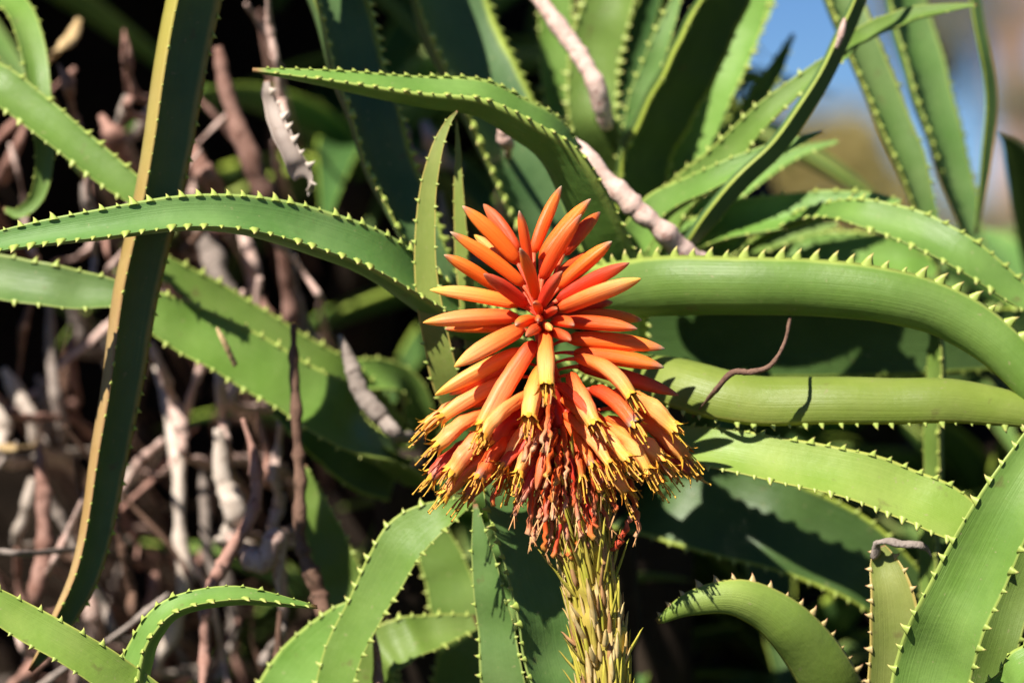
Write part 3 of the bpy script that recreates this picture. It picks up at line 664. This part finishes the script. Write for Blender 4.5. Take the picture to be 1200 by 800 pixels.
for a in [  # (base u, v, z) (tip u, v) sign of depth, radius, material, length
    (378, 240, 2, 225, 105, .4, 10.5, 'bud', 96), (372, 190, -12, 288, 95, -.4, 9.5, 'redflo', 90), (415, 265, 12, 385, 135, .6, 7, 'bud', 80),
    (438, 205, -6, 525, 52, -.4, 9.5, 'bud', 95), (465, 225, -2, 630, 82, -.3, 9.5, 'bud', 100), (468, 312, 12, 592, 148, .3, 10, 'bud', 100), (560, 200, -12, 652, 116, -.5, 9, 'bud', 90),
    (440, 375, 26, 408, 240, .9, 8.5, 'bud', 85), (402, 335, 14, 182, 198, .3, 10, 'bud', 112), (330, 250, -12, 255, 195, -.5, 8, 'ripe', 90), (300, 342, 6, 152, 267, .3, 10, 'bud', 95),
    (412, 405, 24, 285, 330, .6, 10, 'redflo', 90), (380, 412, 14, 120, 384, .3, 9.5, 'ripe', 115), (378, 452, 20, 88, 476, .3, 11, 'ripe', 118), (360, 490, 4, 165, 500, -.2, 9, 'bud', 105),
    (396, 498, 28, 204, 606, .5, 11, 'ripe', 112), (385, 560, 22, 125, 695, .2, 11, 'ripe', 118), (370, 600, 14, 170, 690, .1, 10.5, 'bud', 112),
    (458, 432, 34, 522, 320, .9, 8, 'redflo', 75), (530, 345, 14, 690, 228, .2, 9.5, 'bud', 105), (525, 395, 18, 742, 290, .2, 9.5, 'redflo', 112), (535, 432, 20, 776, 345, .4, 11, 'ripe', 118),
    (545, 470, 20, 762, 492, .4, 10.5, 'bud', 112), (600, 440, -8, 790, 465, -.3, 8.5, 'bud', 105), (560, 520, 18, 845, 550, .2, 10.5, 'bud', 118), (590, 572, 20, 850, 612, .2, 10.5, 'bud', 118),
    (610, 610, 6, 885, 705, -.1, 10.5, 'redflo', 118), (465, 450, 30, 436, 425, 1, 6, 'bud', 45), (475, 455, 32, 505, 425, 1, 6, 'redflo', 40), (470, 470, 34, 455, 470, 1, 5.5, 'bud', 34), (480, 490, 34, 500, 500, 1, 5, 'ripe', 36), (455, 490, 30, 425, 510, 1, 7, 'redflo', 60), (500, 500, 26, 545, 530, .8, 7.5, 'redflo', 70), (440, 470, 26, 380, 480, .8, 7.5, 'bud', 60), (510, 470, 24, 560, 480, .8, 7.5, 'bud', 60),
    (560, 430, 0, 700, 400, -.3, 9.5, 'redflo', 100), (430, 300, -8, 330, 150, -.6, 9, 'redflo', 100), (500, 250, -14, 560, 140, -.6, 9, 'ripe', 100), (520, 300, -2, 640, 250, -.5, 9, 'redflo', 100)]:
    k += 1; zf(a[0], a[1], a[2], a[3], a[4], a[5], rad=a[6], mat=a[7], L=a[8], seed=k)
rr_ = random.Random(9)
for a in [  # open florets, traced
    (445, 535, 34, 290, 785, .5, 12, 118), (478, 508, 38, 490, 680, .9, 11, 100), (465, 600, 36, 436, 775, .6, 11.5, 100), (585, 580, 32, 742, 712, .6, 11, 112), (565, 640, 34, 630, 780, .6, 11, 100),
    (640, 680, 28, 755, 790, .5, 11, 105), (700, 700, 20, 870, 800, .3, 11, 105), (380, 640, 22, 150, 770, .2, 10.5, 112), (300, 745, 20, 140, 860, .3, 11, 105), (330, 780, 22, 190, 935, .3, 11.5, 105),
    (380, 800, 26, 265, 960, .4, 11, 108), (310, 810, 14, 130, 960, .1, 10.5, 108), (350, 850, 18, 175, 1000, .2, 10.5, 105), (400, 860, 10, 240, 1010, .1, 10, 100), (660, 830, 14, 820, 975, .2, 10.5, 105), (700, 800, 4, 930, 945, -.1, 10.5, 110), (600, 830, 24, 720, 1000, .3, 10, 105), (690, 770, 20, 840, 900, .3, 11, 105), (720, 740, 10, 905, 880, .1, 11, 108), (640, 770, 26, 790, 930, .4, 10.5, 112), (640, 800, 10, 860, 930, .1, 10, 105), (310, 720, 10, 110, 800, .1, 10, 105)]:
    k += 1; zf(a[0], a[1], a[2], a[3], a[4], a[5], rad=a[6], mat=('redflo' if (a[1] > 780 and k % 2) else 'ripe' if (k % 5 or a[2] > 30) else 'bud'), pull=.1, L=a[7], seed=k, open_=1, sag=rr_.uniform(2, 13), crumple=.14 if a[1] < 700 else .55)
# the skirt behind and below: older florets hanging closer and closer to the stalk
rs = random.Random(5)
for j in range(120):
    f = j / 119; y = 455 + 125 * f + rs.uniform(-8, 8); a = axis(y); th = j * 2.39996 + rs.uniform(-.4, .4)
    ox, oz = math.cos(th), math.sin(th)
    spread = (80 * (1 - f) + 14 * f) * rs.uniform(.55, 1.2); drop = (58 * (1 - f) + 70 * f) * rs.uniform(.75, 1.2)
    b = (a[0] + ox * 14, y, a[2] + oz * 14)
    t = (a[0] + ox * (14 + spread) + rs.uniform(-7, 7), y + drop, a[2] + oz * (14 + spread))
    k += 1
    if f < .40 and abs(ox) > .62: floret(b, t, rs.uniform(6.5, 9.5), rs.uniform(-3, 12), rs.choice(['redflo', 'bud', 'ripe', 'wiltred']), 1, k, crumple=.55)
    elif f < .5 and rs.random() < .4: floret(b, t, rs.uniform(7.5, 9.5), 8, 'redflo', 0, k)
    else: floret(b, t, rs.uniform(5, 8.5), 10 * (1 - f), 'wilt' if rs.random() < .6 else 'wiltred', 0, k, wilt=True)
for (x0, y0, z0_, x1, y1, z1_) in [(600, 530, 40, 573, 592, 46), (628, 540, 42, 622, 628, 44), (655, 540, 44, 650, 600, 48), (690, 545, 40, 693, 606, 46), (712, 545, 30, 722, 600, 36), (735, 560, 18, 745, 628, 22), (640, 560, 40, 641, 645, 36), (722, 640, 12, 738, 606, 16), (668, 520, 46, 674, 590, 52), (650, 500, 48, 640, 575, 56), (690, 500, 44, 706, 580, 50), (612, 510, 40, 600, 585, 48)]:
    k += 1; floret((x0, y0, z0_), (x1, y1, z1_), 7, 2, 'wilt' if k % 2 else 'wiltred', 0, k, wilt=True)

# bracts and old flower stalks that cover the stalk
def sliver(name, mat):
    vs, fs = [], []
    rows = [(0, .8, .0), (.25, 1.0, .10), (.6, .75, .16), (.88, .4, .12), (1, .08, .20)]
    for z, ww, o_ in rows: vs += [(-ww, o_ * 3, z), (0, o_ * 3 + .9 * ww, z), (ww, o_ * 3, z), (0, o_ * 3 - .5 * ww, z)]
    for i in range(4):
        for q in range(4): fs.append((i * 4 + q, i * 4 + (q + 1) % 4, i * 4 + 4 + (q + 1) % 4, i * 4 + 4 + q))
    fs.append((3, 2, 1, 0)); fs.append((16, 17, 18, 19))
    return mesh(name, vs, fs, M[mat])
BR = [('pedicel', sliver('old_pedicel', 'pedicel')), ('bract', sliver('bract', 'bract')), ('bract', sliver('brown_bract', 'bractb')), ('pedicel', sliver('green_pedicel', 'stalk'))]
for j in range(440):
    y = 850 - j * (850 - 550) / 440 + rs.uniform(-4, 4); a = axis(y); a2 = axis(y - 20); th = j * 2.39996 + rs.uniform(-.3, .3)
    c = Q(*a); up = (Q(*a2) - c).normalized(); out = V(math.cos(th), 0, math.sin(th)); out = (out - up * out.dot(up)).normalized()
    nm, me = BR[rs.choices([0, 1, 2, 3], [5, 3.6, 1.3, 1.8])[0]] if y < 700 else BR[rs.choices([0, 1, 2, 3], [3, 6, 1.8, 1])[0]]
    r_ = (27 if y > 600 else 20) * U
    lean = rs.uniform(.06, .22) if rs.random() < .78 else rs.uniform(.3, .8)
    Zv = (up + out * lean).normalized(); Yv = (out - Zv * out.dot(Zv)).normalized(); Xv = Yv.cross(Zv)
    ln = rs.uniform(36, 62) * U if nm == 'pedicel' else rs.uniform(22, 42) * U
    wd = rs.uniform(2.2, 3.4) * U if nm == 'pedicel' else rs.uniform(2.4, 4.4) * U
    p = c + out * (r_ * rs.uniform(.84, 1.06)) - foot
    o = bpy.data.objects.new(nm, me); COL.objects.link(o); o.parent = SP
    o.matrix_local = Matrix(((Xv.x * wd, Yv.x * wd, Zv.x * ln, p.x), (Xv.y * wd, Yv.y * wd, Zv.y * ln, p.y), (Xv.z * wd, Yv.z * wd, Zv.z * ln, p.z), (0, 0, 0, 1)))

# ------------------------------------------------------------------ dead stems, dry leaves and twigs
def backdrop_d(p):                                             # depth of the bank surface at a point's height
    ht = CAM_Z + crest(p.x); f = max(0.02, min(.97, p.z / ht))
    for (a, fa), (c, fc) in zip(prof, prof[1:]):
        if fa <= f <= fc: return a + (c - a) * (f - fa) / (fc - fa)
    return .9
def dead(name, tr, mat, label, cat, group=None, root='end', ridge=0.10, rough=.16, seg=9, flat=1.0, back=True):
    """tr: (px, py, d, width_px); the root end bends back into the bank"""
    if back and group is None and min(t_[2] for t_ in tr) >= .138 and name != 'flower_stalk': tr = [(a, b, d * 1.3 + .02, x) for a, b, d, x in tr]
    pts = [P(a, b, d) for a, b, d, _ in tr]; rad = [x * (.5 if name == 'flower_stalk' else .41) * PX(d) for _, _, d, x in tr]
    if name != 'flower_stalk': rad[0] *= .6; rough = max(rough, .26)
    if back:
        e = pts[-1]; q = e + Vector((random.uniform(-.03, .03), .14, -.01)); z = q + Vector((0, 0, -.06)); z.y = backdrop_d(z) + .06
        pts += [q, z]; rad += [rad[-1] * .9, rad[-1] * .8]
    o = tube(name, pts, rad, mat, None, seg, max(24, 10 * len(pts)), rough, 75, ridge, flat=flat)
    return tag(o, label, cat, group)
D_ = dead
D_('dead_stem', [(255, 55, .16, 20), (270, 120, .16, 27), (296, 195, .16, 30), (322, 250, .17, 30), (336, 330, .18, 22), (340, 410, .2, 18)], 'pink', 'smooth pinkish brown dead stem leaning beside the bleached toothed leaf', 'dead stem')
D_('dead_stem', [(218, 160, .15, 22), (236, 195, .15, 26), (256, 225, .16, 24), (275, 262, .18, 18)], 'pink', 'short pink dead stump just above the long arching leaf', 'dead stem')
D_('dead_stem', [(232, 255, .2, 30), (248, 300, .2, 36), (268, 348, .2, 30), (284, 392, .22, 22)], 'grey', 'thick pale grey dead stem under the long arching leaf', 'dead stem')
D_('dead_stem', [(284, 270, .22, 20), (296, 320, .22, 20), (304, 376, .24, 16)], 'palepink', 'thin pale stem next to the thick grey one under the arching leaf', 'dead stem')
D_('dead_stem', [(344, 380, .11, 14), (346, 470, .11, 16), (351, 560, .11, 17), (353, 640, .11, 19), (372, 690, .11, 22), (392, 735, .12, 16)], 'brown', 'dark red brown beaded stem crossing in front of the slanting leaves', 'dead stem', ridge=.3)
D_('dead_stem', [(182, 430, .2, 14), (200, 490, .18, 18), (210, 560, .17, 20), (211, 625, .17, 22), (218, 684, .17, 24), (205, 735, .18, 20), (188, 790, .2, 16)], 'white', 'bleached white jointed stem standing upright in the thicket', 'dead stem', ridge=.05)
D_('dry_leaf', [(256, 502, .14, 26), (262, 560, .14, 28), (277, 608, .14, 34), (262, 640, .16, 20)], 'white', 'bleached curled dry leaf beside the pink branching stem', 'dry leaf', flat=.6)
D_('dead_stem', [(284, 490, .12, 12), (300, 545, .12, 17), (296, 600, .12, 18), (268, 650, .12, 19), (243, 700, .12, 18), (240, 760, .125, 16), (228, 830, .13, 15)], 'pink', 'knobbly pink stem winding down past the white curled leaf', 'dead stem', ridge=.2, rough=.3)
D_('dead_stem', [(328, 700, .13, 12), (324, 630, .12, 26), (312, 655, .12, 30), (290, 650, .125, 22), (270, 630, .14, 14)], 'palepink', 'lumpy pale pink dead stump at the foot of the beaded stem', 'dead stem', rough=.5)
D_('dead_stem', [(238, 545, .2, 13), (240, 600, .2, 15), (244, 650, .2, 14), (270, 710, .2, 13), (270, 752, .2, 13), (250, 800, .2, 12)], 'grey', 'thin grey stem bending sideways low in the thicket', 'dead stem')
D_('dead_stem', [(166, 540, .22, 12), (150, 562, .22, 16), (134, 596, .22, 16), (128, 640, .24, 12)], 'white', 'short pale stick leaning against the tan rimmed leaf', 'dead stem')
D_('dead_stem', [(46, 520, .14, 16), (50, 580, .14, 21), (51, 650, .14, 21), (46, 720, .15, 18)], 'pink', 'scaly pink stem left of the tan rimmed leaf tip', 'dead stem', ridge=.22, rough=.3)
D_('dead_stem', [(38, 560, .18, 15), (30, 600, .18, 19), (23, 640, .2, 14)], 'white', 'pale stub beside the scaly pink stem', 'dead stem')
D_('twig', [(-30, 645, .12, 10), (0, 646, .12, 11), (36, 648, .13, 9)], 'grey', 'thin level twig touching the scaly pink stem', 'twig')
D_('dead_stem', [(58, 345, .2, 15), (60, 420, .2, 17), (66, 470, .2, 17), (74, 515, .22, 13)], 'grey', 'narrow purplish grey stem below the stubby glaucous leaf', 'dead stem')
D_('dead_stem', [(86, 380, .22, 12), (84, 432, .22, 16), (92, 470, .24, 10)], 'pink', 'short stub hanging next to the purplish grey stem', 'dead stem')
D_('dead_stem', [(4, 432, .2, 18), (20, 458, .2, 22), (38, 492, .2, 20), (54, 530, .22, 14)], 'white', 'thick bleached stick slanting at the thicket edge', 'dead stem')
D_('dead_stem', [(44, 440, .22, 14), (54, 480, .22, 17), (62, 520, .24, 14)], 'grey', 'grey stick behind the thick bleached one', 'dead stem')
D_('dead_stem', [(-10, 470, .19, 20), (4, 500, .19, 22), (6, 540, .2, 16)], 'white', 'blunt bleached stick below the slanting one at the thicket edge', 'dead stem')
D_('dry_leaf', [(-4, 522, .16, 12), (12, 526, .16, 18), (26, 524, .17, 8)], 'tan', 'scrap of orange tan dry leaf among bleached sticks', 'dry leaf', flat=.5)
D_('dry_leaf', [(93, 22, .2, 12), (84, 44, .2, 18), (64, 64, .2, 10)], 'tan', 'tan dry leaf scrap high in the dark thicket', 'dry leaf', flat=.5)
D_('dead_stem', [(145, 35, .2, 10), (150, 70, .2, 15), (157, 110, .22, 13)], 'pink', 'short pink stem behind the top of the tan rimmed leaf', 'dead stem')
D_('dead_stem', [(118, 135, .18, 20), (130, 156, .18, 34), (138, 178, .2, 20)], 'pink', 'lumpy pinkish stump above the stubby toothed leaf', 'dead stem', rough=.5)
D_('dead_stem', [(148, 112, .2, 12), (144, 134, .2, 15), (140, 150, .22, 8)], 'white', 'small pale nub on top of the lumpy stump', 'dead stem')
D_('dead_stem', [(30, 145, .2, 12), (20, 170, .2, 18), (4, 205, .22, 18)], 'pink', 'brown pink stem behind the hooked leaf', 'dead stem')
D_('dead_stem', [(98, 215, .2, 14), (102, 238, .2, 18), (108, 262, .22, 12)], 'grey', 'small grey stub above the arching leaf near its end', 'dead stem')
D_('dead_stem', [(306, 350, .2, 22), (312, 378, .2, 26), (320, 405, .22, 16)], 'pink', 'dull pink stump above the slanting leaf', 'dead stem', rough=.4)
D_('dead_stem', [(398, 392, .13, 13), (410, 425, .13, 18), (424, 460, .13, 22), (448, 490, .13, 22), (470, 512, .135, 16)], 'grey', 'grey brown dead stem crooked down towards the flower', 'dead stem', rough=.25)
D_('dead_stem', [(182, 670, .2, 18), (180, 700, .2, 21), (178, 740, .22, 16)], 'pink', 'stout pink stub behind the thin arching leaf', 'dead stem')
D_('dead_stem', [(100, 690, .18, 18), (110, 722, .18, 24), (124, 762, .2, 18)], 'palepink', 'pale pink peeling stub right of the tan rimmed leaf tip', 'dead stem')
D_('dead_stem', [(328, 715, .12, 10), (326, 760, .12, 12), (326, 820, .13, 12)], 'brown', 'thin dark purple stem behind the lower toothed leaf', 'dead stem')
D_('dead_stem', [(438, 740, .09, 10), (442, 770, .09, 12), (446, 830, .1, 12)], 'pink', 'thin mauve stem between the two lower pale leaves', 'dead stem')
D_('dead_stem', [(516, 225, .14, 12), (522, 260, .14, 16), (534, 300, .15, 14)], 'grey', 'grey stem between the two thin upright leaves', 'dead stem')
D_('dead_stem', [(462, 140, .24, 20), (470, 156, .23, 27), (478, 180, .26, 18)], 'palepink', 'round pink stump end behind the thin arching leaf', 'dead stem', rough=.3)
D_('dead_stem', [(498, 146, .24, 18), (505, 162, .23, 24), (512, 186, .26, 16)], 'palepink', 'smaller round pink stump end near the thin leaf tips', 'dead stem', rough=.3)
D_('dead_stem', [(588, 140, .13, 14), (590, 156, .125, 20), (596, 180, .15, 12)], 'palepink', 'pink stump end against the broad shaded leaf', 'dead stem', rough=.3)
D_('flower_stalk', [(612, -30, .16, 17), (640, 10, .15, 19), (672, 55, .145, 21), (698, 100, .14, 25), (712, 150, .15, 13)], 'palepink', 'pale pink bare old flower stalk coming down from above', 'dead stalk', rough=.2, back=False)
D_('flower_stalk', [(640, 150, .10, 17), (662, 164, .095, 22), (700, 200, .09, 24), (745, 242, .09, 25), (790, 285, .095, 26), (830, 322, .12, 24)], 'palepink', 'thick pale pink old flower stalk with scars ending at the broad leaf', 'dead stalk', rough=.22, ridge=.14)
D_('twig', [(926, 372, .045, 6), (919, 402, .014, 8), (903, 428, .012, 8), (880, 436, .012, 9), (858, 437, .014, 10), (838, 458, .02, 6), (812, 488, .045, 4)], 'brown', 'bent brown twig lying across the lime green leaf', 'twig', rough=.3, back=False)
D_('dry_leaf', [(254, 384, .10, 8), (263, 402, .10, 12), (276, 428, .105, 9)], 'tan', 'cream dry scrap lying on the slanting leaf', 'dry leaf', flat=.4, back=False)
D_('dry_leaf', [(990, 22, .095, 8), (987, 38, .093, 17), (980, 56, .095, 10)], 'palepink', 'pink dry scrap caught where two thin leaves cross the sky', 'dry leaf', rough=.4, back=False)
M['tooth_b'] = tooth_material('tooth_bleached', (0.52, 0.43, 0.36), (0.62, 0.54, 0.46)); TOOTHB = tooth_mesh('tooth_bleached', M['tooth_b'])
# bleached toothed dry leaf, a leaf with its own teeth
DL = empty('dry_leaf', P(352, 215, .075)); tag(DL, 'bleached white dry leaf with blunt teeth hanging near the thin leaf tip', 'dry leaf')
M['bleach'] = leaf_material('leaf_bleached', (0.40, 0.32, 0.27), (0.60, 0.51, 0.44), (0.60, 0.50, 0.42))
leafpx(DL, [(366, 222, .085, 8), (354, 205, .075, 25), (340, 178, .072, 22), (326, 148, .075, 20), (317, 118, .08, 17), (313, 94, .08, 6)], [(-.5, .3, .8), (-.1, .5, .85), (-.6, .2, .75)], 'bleach', ch=.30, th=.3, wave=3.5, ts=22, tl=13, sides=(1,), tmesh=TOOTHB)
# smaller dead sticks filling the shade
rd = random.Random(77); GR = 'dead sticks in the shade of the thicket'
LS = {'brown': 'thin dark brown dead stick hanging in the shaded back of the thicket', 'shade_stick': 'dead stick coloured nearly black for shade, hanging in the shaded back of the thicket', 'grey': 'thin grey dead stick hanging in the shaded back of the thicket', 'pink': 'thin pinkish dead stick hanging in the shaded back of the thicket'}
for j in range(46):
    x = rd.uniform(-60, 470); y = rd.uniform(-30, 760); d = rd.uniform(.34, .6)
    if x > 330 and y < 330: continue
    ln = rd.uniform(60, 190); sl = rd.gauss(0, .28); wd = rd.uniform(9, 18); m_ = rd.choice(['shade_stick', 'shade_stick', 'brown', 'shade_stick', 'grey', 'brown', 'pink'])
    D_('dead_stem', [(x, y, d, wd * .8), (x + sl * ln * .5 + rd.uniform(-8, 8), y + ln * .5, d + .01, wd), (x + sl * ln, y + ln, d + .03, wd * .9)], m_, LS[m_], 'dead stem', 'dead sticks in the shade of the thicket, ' + {'shade_stick': 'darkened for shade'}.get(m_, m_), seg=7)
# thinner dry stems and shrivelled leaf strips in front of them, where the sun reaches
LT = {'pink': 'thin wrinkled red brown dry stem in the sunlit tangle of dead stems', 'grey': 'thin wrinkled grey dry stem in the sunlit tangle of dead stems', 'palepink': 'thin pale pink dry stem in the sunlit tangle of dead stems', 'brown': 'thin dark brown dry stem in the sunlit tangle of dead stems'}
for j in range(84):
    x = rd.uniform(-40, 345); y = rd.uniform(-20, 770); d = rd.uniform(.16, .30)
    if x > 215 and y < 230 and rd.random() < .5: continue
    if y < 330 and rd.random() < .45: continue
    ln = rd.uniform(50, 200); sl = rd.gauss(0, .65); wd = rd.uniform(7, 16); m_ = rd.choice(['pink', 'grey', 'palepink', 'palepink', 'brown', 'grey', 'palepink']); kk = 5; q = 0; tr = []
    for s_ in range(kk):
        f = s_ / (kk - 1); q += rd.gauss(0, 5)
        tr.append((x + sl * ln * f + q, y + ln * f, d + .03 * f + rd.uniform(-.006, .006), wd * rd.uniform(.7, 1.2)))
    D_('dead_stem', tr, m_, LT[m_], 'dead stem', 'thin dry stems in the sunlit tangle, ' + m_.replace('pale', 'pale '), seg=7, rough=.38, ridge=.2, flat=rd.choice([1, .8, .4]))
